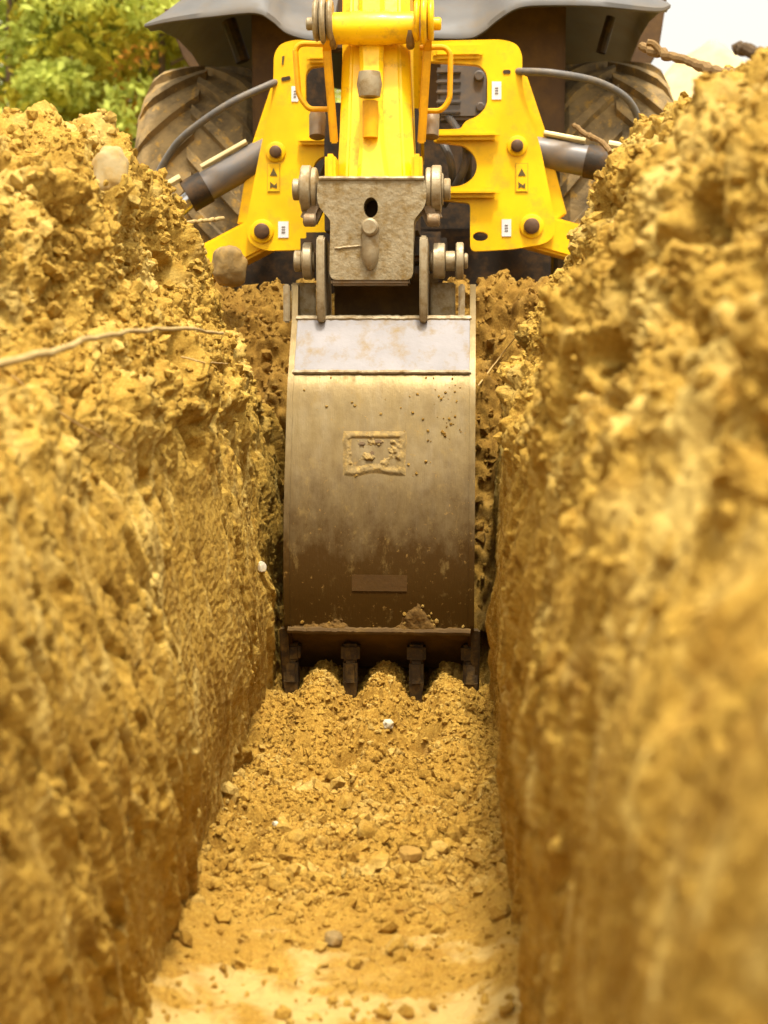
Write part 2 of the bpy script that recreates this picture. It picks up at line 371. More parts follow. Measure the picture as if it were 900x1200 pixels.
# ------------------------------------------------------------------ trench and banks
XL, XR = -0.53, 0.10
def bank(side, ys, ns):
    """side -1 left, +1 right. profile knots (outward offset, height) at several distances, lerped"""
    e = XL if side < 0 else XR
    full = np.array([(-.02, -.08), (.0, .05), (-.005, .35), (.02, .62), (.055, .80), (.115, .98), (.215, 1.16), (.27, 1.32), (.33, 1.45), (.48, 1.53), (.72, 1.49), (1.0, 1.22), (1.3, .90)])
    if side > 0:
        full = np.array([(-.02, -.08), (-.005, .05), (-.01, .35), (-.005, .62), (.02, .80), (.06, .97), (.13, 1.11), (.21, 1.28), (.27, 1.44), (.40, 1.55), (.62, 1.50), (.95, 1.20), (1.25, .90)])
    low = full.copy()
    low[6:, 1] = [1.04, 1.05, 1.04, 1.0, .98, .95, .90]
    # resample each by arclength (dense on the visible part)
    def res(k):
        k = np.array(spline_np(k, 24)); d = np.r_[0, np.cumsum(np.linalg.norm(np.diff(k, axis=0), axis=1))]
        wgt = np.linspace(0, 1, ns); u = np.where(wgt < .86, wgt/.86*.66, .66+(wgt-.86)/.14*.34)*d[-1]
        return np.c_[np.interp(u, d, k[:, 0]), np.interp(u, d, k[:, 1])]
    A, Bp = res(full), res(low)
    hy = np.interp(ys, [-2, 3.98, 4.14, 4.36], [0, 0, .45, 1.0]) if side < 0 else np.interp(ys, [-2, 3.95, 4.2, 4.5], [0, 0, .3, 1.0])
    wig = .03*np.sin(ys*1.9+side)+.02*np.sin(ys*4.3+1+side*2)
    prof = A[None]*(1-hy[:, None, None])+Bp[None]*hy[:, None, None]
    z = prof[..., 1]; hz = sst(.75, 1.15, z)
    z = z + hz*(.035*np.sin(ys*2.7+side*1.3))[:, None]*(1-hy[:, None])
    if side < 0:
        near = np.interp(ys, [-2, 1.5, 2.6, 3.7], [.70, .74, .80, .97])[:, None]
        z = np.where(z > .95, .95+(z-.95)*near, z)
    if side > 0:
        near = np.interp(ys, [-2, 1.2, 2.0, 3.2], [.72, .72, .82, 1.0])[:, None]
        z = np.where(z > .5, .5+(z-.5)*near, z)
        hw = np.interp(ys, [.5, 1.5, 3.0], [.25, .15, 0])[:, None]
    o = prof[..., 0]+wig[:, None]*hz
    if side < 0: o = o-(.045*np.interp(ys, [1.5, 2.2, 3.6], [1, 1, 0]))[:, None]*(1-sst(.2, .9, z))
    P = np.stack([e+side*o, np.broadcast_to(ys[:, None], z.shape), z], -1).astype(np.float32)
    if side < 0: N = -normals(P)
    else: N = normals(P)
    if N[ys.size//2, 5, 0]*(-side) < 0: N = -N
    x, y, zz = P[..., 0], P[..., 1], P[..., 2]
    wx = fbm(x*5, y*5, zz*5, 3, 3+side)*.05; x2, y2, z2 = x+wx, y+wx*.7, zz-wx
    h = sst(.68, 1.02, zz + (-.5*hw if side > 0 else 0) + .10*fbm(x*2, y*3, zz*2, 2, 77))
    big = fbm(x2*3.2, y2*3.2, z2*3.2, 4, 21+side)
    d = big*(.018+.075*h)
    # clods: billowed lumps with sharp creases, hollows between them
    def billow(f, o, sd_):
        r_ = 0; a_ = 1; t_ = 0
        for k_ in range(o):
            r_ = r_+a_*np.abs(vn(x2*f, y2*f, z2*f, sd_+k_*13)); t_ += a_; a_ *= .55; f *= 2.1
        return r_/t_
    b1 = billow(6.5, 2, 31+side); b2 = billow(17, 3, 47+side)
    w3 = worley(x2*48, y2*48, z2*48, 51+side); w4 = worley(x2*105, y2*105, z2*105, 55+side)
    m1 = sst(-.3, .3, fbm(x*3.1, y*3.1, zz*3.1, 2, 61)); m2 = sst(-.15, .3, fbm(x*5, y*5, zz*5, 2, 63))
    hole = -sst(.24, .48, fbm(x2*7, y2*7, z2*9, 3, 67+side))*.085
    g1 = fbm(x2*11, y2*11, z2*11, 6, 131+side, .60)
    d = d + h*((b1-.28)*.13*(.55+.45*m1) + g1*.046 + (b2-.28)*.018 + (.5-w3)*.008*m2 + (.5-w4)*.005 + hole)
    # scoured wall: teeth marks run down and away in arcs
    u = y + .34*zz + .10*np.sin(zz*2.2)
    uw = u+.018*fbm(x*6, y*6, zz*6, 2, 5)
    s0 = fbm(uw*9, zz*.7, x*2, 2, 70); s1 = fbm((u+.006*fbm(x*6, y*6, zz*6, 2, 5))*30, zz*.9, x*3, 2, 71); s2 = fbm(uw*80, zz*5, x*8, 3, 73)
    chunk = fbm(x*5, y*7, zz*3.5, 4, 81+side)
    msk = sst(-.35, .25, fbm(x*3, y*3, zz*2, 2, 85))
    slab = sst(.02, .30, fbm(u*4.5, zz*2.0, x*2, 2, 285))
    scr = s0*.030*(.25+.75*sst(.02, .45, zz)) + (s1*.017 + s2*.0070)*(1-.6*slab)
    pit = -sst(.24, .42, fbm(uw*15, y*3, zz*5, 3, 91))*.016 - sst(.20, .36, fbm(uw*46, y*9, zz*17, 3, 191))*.012
    lump = (np.abs(vn(uw*14, y*6, zz*7, 92))-.25)*.02*(1-msk*.5)
    rough = fbm(uw*30, zz*12, x*18, 5, 195, .68)*.030*(.35+.65*sst(-.2, .35, fbm(x*6, y*6, zz*4, 2, 86)))
    d = d + .45*h*(s0*.03+s1*.02) + (1-h)*(scr - slab*.010 + (1-.85*slab)*(chunk*.022*(.3+.7*sst(.05,.4,zz)) + pit + rough*.20))
    d = d + fbm(x*45, y*45, zz*45, 4, 99, .65)*(.0015+.0115*h) + (1-h)*(1-.7*slab)*fbm(uw*62, x*30, zz*13, 4, 199, .6)*.0055 + fbm(x*140, y*140, zz*140, 2, 98)*(.0032+.0013*h)
    P = P + N*d[..., None]
    return P
def spline_np(k, n):
    pts = spline([(a, b, 0) for a, b in k], n); return [(p.x, p.y) for p in pts]

ysL = np.r_[np.linspace(-1.6, 1.3, 60, endpoint=False), np.arange(1.3, 5.0, .0034)]
ysR = np.r_[np.linspace(-1.6, .5, 50, endpoint=False), np.arange(.5, 5.0, .0036)]
PL = bank(-1, ysL, 560); PR = bank(1, ysR, 560)
tag(grid_obj('trench_bank_left', PL, 'soil'), 'left trench wall of ochre sandy soil with a cloddy spoil bank on top', kind='structure')
tag(grid_obj('trench_bank_right', PR, 'soil'), 'right trench wall of ochre soil rising into a tall lumpy spoil bank', kind='structure')

# floor
fx = np.arange(XL-.12, XR+.12, .0032); fy = np.r_[np.linspace(-1.6, 1.95, 50, endpoint=False), np.arange(1.95, 4.5, .0036)]
Y, X = np.meshgrid(fy, fx, indexing='ij'); X = X.astype(np.float32); Y = Y.astype(np.float32); Z0 = X*0
loose = sst(2.42, 2.85, Y+.25*fbm(X*4, Y*4, Z0, 2, 5))
wx = fbm(X*9, Y*9, Z0, 3, 4)*.03
z = fbm(X*3, Y*3, Z0, 3, 1)*.012
z += loose*((.5-worley(X*17+wx*17, Y*17, Z0, 7))*.050*sst(-.2, .4, fbm(X*5, Y*5, Z0, 2, 8)) + (.5-worley(X*38+wx*38, Y*38, Z0+.5, 9))*.018 + (.5-worley(X*85, Y*85, Z0+.3, 10))*.011 - sst(.22, .45, fbm(X*11, Y*16, Z0, 3, 19))*.045)
z += (1-loose)*(np.clip(fbm(X*14, Y*22, Z0, 4, 12)-.05, 0, 1)*.035 + (.5-worley(X*48, Y*60, Z0, 13))*.005*sst(-.1, .4, fbm(X*6, Y*8, Z0, 2, 14)))
z += fbm(X*70, Y*70, Z0, 3, 15)*.004
# low ridges heaped between the bucket teeth and soil drawn up round them
pil = sst(3.2, 3.75, Y)*.055
hump = 0
for px in (376, 449, 527):
    c = at(px, 820, 3.80); hump = hump+np.exp(-(np.abs(X-c.x)/.058)**2.6)*.095*sst(3.22, 3.64, Y)
z += fbm(X*23, Y*23, Z0, 5, 119, .65)*loose*.022
z = z*(1-.4*np.clip(hump/.095, 0, 1)*sst(3.3, 3.5, Y))
z += pil+hump+fbm(X*9, Y*5, Z0, 3, 219)*.008*np.clip(hump/.06, 0, 1)
z += sst(4.05, 4.45, Y)*.55
z += .04*np.exp(-((X-XL)/.06)**2)+.05*np.exp(-((X-XR)/.07)**2)
PF = np.stack([X, Y, z], -1)
tag(grid_obj('trench_floor', PF, 'soil_floor'), 'trench floor of crumbly ochre soil scraped flat nearer the front', kind='structure')

# end face of the trench and the low mound in front of the machine
gx = np.arange(-1.75, 1.35, .006); gy = np.arange(4.05, 5.9, .006)
Y, X = np.meshgrid(gy, gx, indexing='ij'); X = X.astype(np.float32); Y = Y.astype(np.float32); Z0 = X*0
w_in = sst(-.85, -.55, X)*(1-sst(.12, .40, X))
yy = Y+.08*fbm(X*3, Y*3, Z0, 3, 31)
rise = np.interp(yy, [4.05, 4.2, 4.45, 4.7, 4.9, 5.3, 5.9], [.12, .45, .95, 1.21, 1.22, 1.0, .94]).astype(np.float32)
outz = np.interp(yy, [4.05, 4.7, 4.9, 5.3, 5.9], [.85, 1.15, 1.19, 1.0, .94]).astype(np.float32)
zb = rise*w_in+outz*(1-w_in)
P = np.stack([X, Y, zb], -1); N = normals(P); N = np.where(N[..., 2:3] < 0, -N, N)
wx = fbm(X*6, Y*6, zb*6, 3, 33)*.04
d = fbm(X*5, Y*5, zb*5, 4, 34)*.11 + (.5-worley(X*11+wx*11, Y*11, zb*11, 35))*.10 + (.5-worley(X*26+wx*26, Y*26, zb*26, 36))*.036 + (.5-worley(X*60, Y*60, zb*60, 37))*.012
d *= (1-.75*sst(5.2, 5.6, Y))
PE = P+N*d[..., None]
tag(grid_obj('trench_end', PE, 'soil_dark'), 'end of the trench and low cloddy mound below the machine', kind='structure')

# back end of the trench behind the viewer
gx = np.linspace(-2.0, 1.6, 60); gs = np.linspace(0, 1, 40)
S_, X = np.meshgrid(gs, gx, indexing='ij'); zz = np.interp(S_, [0, .5, 1], [-.05, 1.0, .96]); yb = np.interp(S_, [0, .5, 1], [-1.35, -1.75, -3.0])
P = np.stack([X, yb, zz], -1); P[..., 1] += fbm(X*4, zz*4, X*0, 3, 2)*.05; P[..., 2] += fbm(X*4, yb*4, X*0, 3, 6)*.02
tag(grid_obj('trench_back', P, 'soil'), 'far end of the trench behind the viewer', kind='structure')

# ground sheet with the opening of the trench left out
xs = np.r_[-900, -200, -60, -25, -12, -7, -4, -2.6, np.linspace(-1.55, 1.1, 10), 2.2, 4, 7, 12, 25, 60, 200, 900]
ys = np.r_[-900, -200, -40, -12, -5, -2.6, np.linspace(-1.9, 5.6, 16), 6.5, 8, 10, 14, 20, 30, 60, 200, 900]
bm = B(); V = {}
for i, x in enumerate(xs):
    for j, y in enumerate(ys):
        zz = .945 + (0 if abs(x) < 3 and y < 9 else .25*math.sin(x*.13+1)*math.sin(y*.11)*min(1, max(0, (math.hypot(x, y)-9)/15)))
        V[i, j] = bm.verts.new((x, y, zz))
for i in range(len(xs)-1):
    for j in range(len(ys)-1):
        cx = (xs[i]+xs[i+1])/2; cy = (ys[j]+ys[j+1])/2
        if -1.56 < cx < 1.11 and -1.95 < cy < 5.61: continue
        bm.faces.new((V[i, j], V[i+1, j], V[i+1, j+1], V[i, j+1]))
def ground_mat():
    b = NB('earth_and_grass')
    c = b.mix(b.ramp(b.noise(.35, 6, .6), [(.45, 0.0), (.6, 1.0)]), (.34, .21, .05), (.10, .13, .02))
    return b.fin(c, .95, 0, b.bump(b.noise(4, 8, .7), .8, .1), .2)
M['ground'] = ground_mat()
tag(mk('ground', bm, 'ground'), 'open earth and grass around the dig', kind='structure')

# loose crumbs strewn over floor and banks
def crumbs(name, P, ids, sizes, mat, label):
    ico = bmesh.new(); bmesh.ops.create_icosphere(ico, subdivisions=1, radius=1)
    iv = np.array([v.co[:] for v in ico.verts]); it = np.array([[v.index for v in f.verts] for f in ico.faces]); ico.free()
    n = len(ids); c = P.reshape(-1, 3)[ids]
    V = np.repeat(iv[None], n, 0)*(1+rng.normal(0, .22, (n, len(iv), 1)))*rng.uniform(.6, 1.2, (n, 1, 3))
    q = rng.normal(size=(n, 3, 3)); q, _ = np.linalg.qr(q); V = np.einsum('nij,nkj->nki', q, V)
    V = V*sizes[:, None, None]+c[:, None, :]+np.array([0, 0, .35])*sizes[:, None, None]
    T = (it[None]+np.arange(n)[:, None, None]*len(iv)).reshape(-1, 3)
    me = bpy.data.meshes.new(name); me.from_pydata(V.reshape(-1, 3).tolist(), [], T.tolist()); me.materials.append(M[mat])
    o = bpy.data.objects.new(name, me); COL.objects.link(o); return tag(o, label, 'soil', kind='stuff')
def sizes(n, m, hi): return np.clip(rng.lognormal(m, .55, n), .0018, hi)
fl = PF.reshape(-1, 3); cand = np.where((fl[:, 1] > 2.0) & (fl[:, 1] < 4.0) & (fl[:, 0] > XL) & (fl[:, 0] < XR))[0]
pw = .15+sst(2.35, 2.8, fl[cand, 1]); ids = rng.choice(cand, 11000, p=pw/pw.sum()); sz = sizes(11000, -5.5, .016)
sz[:110] = rng.uniform(.012, .026, 110); yy_ = fl[ids, 1]; sz = np.where(yy_ > 3.35, np.minimum(sz, .009), sz)
crumbs('loose_soil_crumbs', PF, ids, sz, 'crumb', 'loose soil crumbs and clods strewn over the trench floor')
for P_, y0, cond, lab in ((PR, 1.0, lambda b: b[:, 0] < .62, 'loose crumbs of earth lying on the right bank'), (PL, 1.6, lambda b: b[:, 0] > -1.3, 'loose crumbs of earth lying on the left bank')):
    bl = P_.reshape(-1, 3); cand = np.where((bl[:, 1] > y0) & (bl[:, 1] < 4.35) & (bl[:, 2] > .80) & cond(bl))[0]
    wt = .15+sst(.85, 1.1, bl[cand, 2]); ids = rng.choice(cand, 11000, p=wt/wt.sum())
    crumbs('loose_bank_crumbs', P_, ids, sizes(11000, -5.25, .02), 'soil', lab)
el = PE.reshape(-1, 3); cand = np.where((el[:, 1] < 5.0) & (el[:, 0] > -1.1) & (el[:, 0] < .7))[0]
ids = rng.choice(cand, 4500); crumbs('loose_mound_crumbs', PE, ids, sizes(4500, -5.1, .022), 'soil_dark', 'loose crumbs on the mound at the trench end')

# project helper: nearest surface point of the terrain seen at a pixel (used once, to rest stones and twigs on the earth)
ALL = np.concatenate([PL.reshape(-1, 3)[::3], PR.reshape(-1, 3)[::3], PF.reshape(-1, 3)[::3], PE.reshape(-1, 3)[::2]])
dv = ALL-np.array([0, 0, CAMZ]); dep = dv@np.array(fw)
PXs = 450+F*(dv@np.array(rt))/np.maximum(dep, .05); PYs = 600-F*(dv@np.array(up))/np.maximum(dep, .05)
def rest(px, py, r=5):
    m = (dep > .3) & (abs(PXs-px) < r) & (abs(PYs-py) < r)
    if not m.any(): return at(px, py, 4.0)
    i = np.where(m)[0]; k = i[np.argmin(dep[i])]; return at(px, py, float(ALL[k, 1]))

# ------------------------------------------------------------------ stones and twigs
def stone(name, c, s, mat, seed, label, cat='stone', group=None, blocky=.3):
    bm = B(); bmesh.ops.create_icosphere(bm, subdivisions=4, radius=1)
    co = np.array([v.co[:] for v in bm.verts]); n = fbm(co[:, 0]*1.2+seed, co[:, 1]*1.2, co[:, 2]*1.2, 3, seed)
    pw = np.sign(co)*np.abs(co)**(1-blocky)
    pw = pw*(1+.28*n[:, None])+.03*fbm(co[:, 0]*6, co[:, 1]*6+seed, co[:, 2]*6, 2, seed)[:, None]*co
    for v, p in zip(bm.verts, pw): v.co = Vector((p[0]*s[0], p[1]*s[1], p[2]*s[2]))
    o = mk(name, bm, mat, None, True, 60); o.location = c; o.rotation_euler = (.12*seed % .3, .1, .7*seed % 3)
    o['label'] = label; o['category'] = cat
    if group: o['group'] = group
    return o
def rstone(px, py, hw, hh, *a, sink=.3, **k):
    p = rest(px, py+hh*.6); s = p.y/F
    return stone('stone', p+Vector((0, hh*s*sink, 0)), (hw*s, (hw+hh)/2*s, hh*s), *a, **k)
rstone(128, 185, 14, 29, 'stone_pale', 3, 'tall pale rounded stone embedded at the crest of the left bank')
p = at(268, 312, 4.55); stone('stone', p, (.056, .05, .062), 'stone_grey', 5, 'blocky brown-grey stone on the mound below the yellow stabiliser arm', blocky=.22)
rstone(307, 661, 3.5, 6.5, 'stone_white', 8, 'small white pebble stuck high in the left trench wall beside the bucket')
rstone(455, 846, 6, 5, 'stone_white', 9, 'small white pebble on the floor just in front of the bucket')
rstone(391, 1096, 12, 9, 'stone_grey', 12, 'rounded brown stone lying on the pale smooth floor nearest the viewer')
rstone(480, 998, 14, 8, 'clod', 14, 'reddish brown clod in the middle right of the trench floor', cat='clod', blocky=.45)
rstone(430, 968, 13, 10, 'crumb', 15, 'angular clod beside the dark crack in the middle of the floor', cat='clod', blocky=.45)
rstone(323, 964, 4, 3, 'stone_white', 16, 'tiny white pebble on the left side of the trench floor')
rstone(690, 465, 8, 7, 'stone_grey', 17, 'greyish stone poking out of the right bank above the bucket side')
def branch(name, pts, r0, r1, mat, label, cat, sub=()):
    P = spline(pts, 8); n = len(P)
    P = [p+Vector((random.gauss(0, r0*.25), 0, random.gauss(0, r0*.25))) for p in P]
    bm = B(); tube(bm, P, [(r0+(r1-r0)*i/(n-1))*random.uniform(.88, 1.12) for i in range(n)], 9)
    for q in sub: tube(bm, spline(q, 5), [r1*.9, *([r1*.7]*(len(spline(q, 5))-1))], 7)
    return tag(mk(name, bm, mat), label, cat)
branch('twig', [at(-25, 432, 1.95), at(60, 412, 2.1), at(120, 394, 2.35), at(200, 385, 2.7), at(262, 390, 3.1)], .0065, .003, 'twig', 'long pale dry twig sticking out across the left trench wall', 'twig')
branch('twig', [at(752, 55, 3.55), at(775, 62, 3.45), at(812, 74, 3.3), at(835, 84, 3.15), at(870, 88, 3.0)], .010, .012, 'twig_dark', 'brown crooked twig lying on the crest of the right bank against the sky', 'twig',
       [(at(775, 62, 3.45), at(766, 52, 3.45), at(758, 50, 3.45))])
branch('stick', [at(862, 56, 2.75), at(885, 62, 2.7), at(930, 72, 2.6)], .011, .014, 'bark', 'thick dark stick poking in at the right edge above the bank', 'stick')
branch('twig', [at(672, 146, 4.05), at(688, 158, 4.02), at(700, 163, 3.98), at(716, 178, 3.9)], .007, .008, 'twig_dark', 'short brown twig leaning on the right bank in front of the grey cylinder', 'twig')
branch('twig', [at(212, 262, 4.0), at(235, 259, 4.05), at(262, 256, 4.15)], .0055, .006, 'twig', 'short straw-coloured twig pointing from the left bank toward the yellow plate', 'twig')
def root(a, b, c, lab):
    branch('root', [rest(*a)+Vector((0, -.02, 0)), rest(*b)+Vector((0, -.03, 0)), rest(*c)+Vector((0, -.02, 0))], .0022, .0014, 'root', lab, 'root')
root((18, 440), (80, 485), (150, 528), 'thin root crossing the left wall below the long twig')
root((560, 452), (588, 415), (622, 372), 'thin curved root on the right side near the bucket top')
root((215, 418), (240, 424), (268, 426), 'short fine root under the tip of the long twig')

# ------------------------------------------------------------------ the machine
bh = empty('backhoe_loader', (-.25, 6.1, .95))
tag(bh, 'yellow backhoe loader digging the trench, its muddy rear tyres and bucket arm facing the viewer', 'backhoe loader')
CX = -.25

# --- bucket -------------------------------------------------------
def bx(px, D): return at(px, 500, D).x
bl_, br_ = at(331, 690, 3.76).x, at(556, 690, 3.76).x
prof = [(4.02, 374), (3.975, 400), (3.925, 436), (3.895, 462), (3.855, 520), (3.815, 580), (3.79, 640), (3.785, 690), (3.80, 738)]
pr = [(d, at(440, y, d).z) for d, y in prof]
pr_s = [(4.02, pr[0][1])]+[(p.x, p.y) for p in spline([(a, b, 0) for a, b in pr[2:]], 6)]
def shell(bm, prof2, x0, x1, th, nx=14):
    P2 = [Vector((a, b)) for a, b in prof2]; inn = []
    for i, p in enumerate(P2):
        t = (P2[min(i+1, len(P2)-1)]-P2[max(i-1, 0)]).normalized(); inn.append(p+Vector((-t.y, t.x))*th)
    loop = P2+inn[::-1]
    rings = [[bm.verts.new((x0+(x1-x0)*k/nx, p.x, p.y)) for p in loop] for k in range(nx+1)]
    L = len(loop)
    for k in range(nx):
        for i in range(L): bm.faces.new((rings[k][i], rings[k][(i+1) % L], rings[k+1][(i+1) % L], rings[k+1][i]))
    bm.faces.new(rings[0]); bm.faces.new(rings[-1][::-1])
bm = B(); shell(bm, pr_s[1:], bl_+.014, br_-.014, .016)
bucket = mk('bucket', bm, 'bucket', bh, True, 40); bucket['label'] = 'scuffed steel digging bucket seen from its curved back'
# upper panel in paler steel with a weld bead at each edge
bm = B()
a0 = Vector((pr_s[0][0], pr_s[0][1])); a1 = Vector((pr_s[1][0], pr_s[1][1])); xm = (bl_+br_)/2; wB = br_-bl_
c = Vector((xm, (a0.x+a1.x)/2, (a0.y+a1.y)/2)); ang = math.atan2(a1.y-a0.y, a1.x-a0.x)
rot = Matrix.Rotation(ang, 3, 'X')
box(bm, c+rot@Vector((0, 0, -.008 if False else .006)), (wB-.03, (a1-a0).length, .02), .003, rot)
mk('back_panel', bm, 'bucket_bright', bucket)
def bead(bm, a, b, r, n=60):
    a = Vector(a); b = Vector(b); tube(bm, [a.lerp(b, i/n)+Vector((0, random.gauss(0, r*.06), random.gauss(0, r*.07))) for i in range(n+1)], [r*random.uniform(.88, 1.1) for _ in range(n+1)], 8)
bm = B(); bead(bm, (bl_+.012, a1.x-.004, a1.y), (br_-.012, a1.x-.004, a1.y), .006); bead(bm, (bl_+.012, a0.x, a0.y+.002), (br_-.012, a0.x, a0.y+.002), .009)
mk('weld_seam', bm, 'castlight', bucket)
# side plates: outline in the YZ plane
top_z = at(334, 334, 4.05).z
tipz = .07
side_out = [(a, b) for a, b in pr_s]+[(3.83, pr[-1][1]-.03), (3.90, .17), (3.95, .13), (4.10, .22), (4.28, .5), (4.36, .85), (4.34, 1.0), (4.2, 1.16), (4.10, top_z), (4.04, top_z)]
for sx in (bl_, br_-.016):
    bm = B(); plate(bm, [Vector((sx, a-.004, b)) for a, b in side_out], Vector((.016, 0, 0)), bev=.003)
    mk('side_plate', bm, 'bucket', bucket, True, 40)
# raised side rims seen above the back panel
# bottom lip, cutting edge, adapters and teeth
hz = pr[-1][1]
bm = B(); bead(bm, (bl_+.01, 3.792, hz-.002), (br_-.01, 3.792, hz-.002), .010, 50); mk('heel_bar', bm, 'inside', bucket)
bm = B(); shell(bm, [(3.81, hz-.008), (3.87, hz-.05), (3.95, hz-.12), (4.0, hz-.15)], bl_+.016, br_-.016, .016, 4); mk('lip_plate', bm, 'inside', bucket)
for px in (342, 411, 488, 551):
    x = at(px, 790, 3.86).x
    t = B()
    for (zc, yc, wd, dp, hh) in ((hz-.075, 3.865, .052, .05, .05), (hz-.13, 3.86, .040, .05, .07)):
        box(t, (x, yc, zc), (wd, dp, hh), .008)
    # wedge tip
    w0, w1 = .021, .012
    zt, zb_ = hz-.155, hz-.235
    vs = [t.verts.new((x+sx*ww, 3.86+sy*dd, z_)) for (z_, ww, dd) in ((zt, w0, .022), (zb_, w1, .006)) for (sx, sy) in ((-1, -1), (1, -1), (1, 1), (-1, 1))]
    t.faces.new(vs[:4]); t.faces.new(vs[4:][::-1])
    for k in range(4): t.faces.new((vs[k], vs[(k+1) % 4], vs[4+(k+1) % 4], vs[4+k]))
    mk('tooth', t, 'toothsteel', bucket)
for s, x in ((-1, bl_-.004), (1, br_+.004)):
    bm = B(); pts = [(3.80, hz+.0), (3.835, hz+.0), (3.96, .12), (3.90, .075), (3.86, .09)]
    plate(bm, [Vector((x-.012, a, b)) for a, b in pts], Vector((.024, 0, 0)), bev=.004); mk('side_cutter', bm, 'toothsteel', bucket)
# inner face and mounting block between ears
bm = B(); z0 = at(440, 372, 4.06).z; z1 = at(440, 332, 4.10).z
box(bm, (xm, 4.16, (z0+z1)/2-.02), (.30, .02, z1-z0+.10), .002); mk('inner_plate', bm, 'inside', bucket)
for px in (355, 519):
    bm = B(); x = at(px, 355, 4.06).x; box(bm, (x, 4.08, at(px, 354, 4.06).z), (.070, .018, .11), .004); mk('gusset', bm, 'castdirty', bucket)
for px in (376.5, 496.5):
    x = at(px, 330, 4.0).x; za = at(px, 276, 4.0).z; zb2 = at(px, 375, 3.97).z
    pts = [(3.990, zb2-.004), (3.972, zb2+.03), (3.968, za-.06), (3.975, za-.012), (4.0, za), (4.13, za-.01), (4.20, zb2+.05), (4.20, zb2-.03)]
    bm = B(); plate(bm, [Vector((x-.011, a, b)) for a, b in pts], Vector((.022, 0, 0)), bev=.004)
    mk('bucket_ear', bm, 'castlight', bucket)
# outer rims (pale edges) of bucket sides at the top
for px in (335.5, 541):
    x = at(px, 355, 4.03).x; bm = B(); z_a = at(px, 333, 4.04).z; z_b = at(px, 378, 4.02).z
    box(bm, (x, 4.045, (z_a+z_b)/2), (.018, .03, z_a-z_b), .004); mk('side_rim', bm, 'castlight', bucket)
# maker's block: worn raised rectangle packed with earth
def belly(py):  # depth of shell at a height
    zz = at(440, py, 3.86).z
    for (a, b), (c2, d2) in zip(pr_s, pr_s[1:]):
        if d2 <= zz <= b: return a+(c2-a)*(b-zz)/(b-d2), zz
    return 3.85, zz
d0, zA = belly(507); d1, zB = belly(553); xa, xb = at(403, 530, d0).x, at(475, 530, d0).x
def bs(x, py, off=0):
    d, z_ = belly(py); return Vector((x, d-off, z_))
def patch(name, x0, x1, p0, p1, nx, ny, hf, mat):
    U, Vv = np.meshgrid(np.linspace(0, 1, nx), np.linspace(0, 1, ny), indexing='ij')
    Hh = hf(U, Vv); P_ = np.zeros(U.shape+(3,))
    for a_ in range(ny):
        q = bs(0, p0+(p1-p0)*a_/(ny-1)); P_[:, a_, 1] = q.y; P_[:, a_, 2] = q.z
    P_[..., 0] = x0+(x1-x0)*U; P_[..., 1] -= Hh
    return grid_obj(name, P_, mat, bucket)
M['pad'] = simple('rust_stained_pad', (.075, .034, .004), .8, 0, .8, (.075, .036, .004), 30, bump=.4)
M['plate_mud'] = simple('mud_packed_relief', (.20, .135, .05), .85, 0, .8, (.40, .26, .075), 60, bump=.7)
M['smear'] = simple('dark_smeared_mud', (.095, .048, .008), .95, 0, .7, (.20, .105, .02), 50, bump=.9)
M['dry_mud'] = simple('dry_mud_film', (.27, .185, .065), .95, 0, .7, (.24, .145, .035), 60, bump=.8)
def h_block(U, Vv):
    wv = .02*fbm(U*4, Vv*4, U*0, 2, 3)
    ex = np.minimum(U-.08+wv, .93-U+wv)*.086; ey = np.minimum(Vv-.10, .90-Vv+wv+.03*np.sin(U*9))*.066
    rr_ = np.minimum(ex, ey); ring = .0065*np.exp(-((rr_-.002)/.0045)**2)
    ins = sst(.0, .008, rr_)*(.0005+np.clip(fbm(U*9, Vv*7, U*0, 4, 41), -.1, 1)*.016+sst(.35, 1, Vv)*.003)
    return np.where(rr_ < -.008, -.004, ring+ins-.0012)
patch('maker_block', xa-.008, xb+.008, 503, 558, 110, 80, h_block, 'plate_mud')
def h_smear(U, Vv):
    n_ = fbm(U*14, Vv*4, U*0, 5, 51, .6); tri = np.maximum(0, 1-np.abs(U-.72)/.19)*.80
    top = np.maximum.reduce([tri, .28+.10*np.sin(U*11), .42*np.exp(-((U-.27)/.10)**2)])+.16*n_
    return sst(0, .22, top-(1-Vv))*(.008+.010*Vv+.006*n_)-.003
patch('mud_smear', bl_+.018, br_-.018, 688, 741, 240, 70, h_smear, 'smear')
bm = B(); q = bs((bl_+br_)/2, 678)
box(bm, (at(445, 678, 3.8).x, q.y+.0025, q.z), (.155, .008, .050), .003); mk('wear_pad', bm, 'pad', bucket)
bm = B()
for (xo, py, sx, sz) in ((.050, 520, .020, .012), (.095, 518, .026, .011), (.078, 531, .012, .016)):
    box(bm, bs(xa+xo, py, .000), (sx, .012, sz), .004)
mk('worn_emblem', bm, 'pin', bucket)
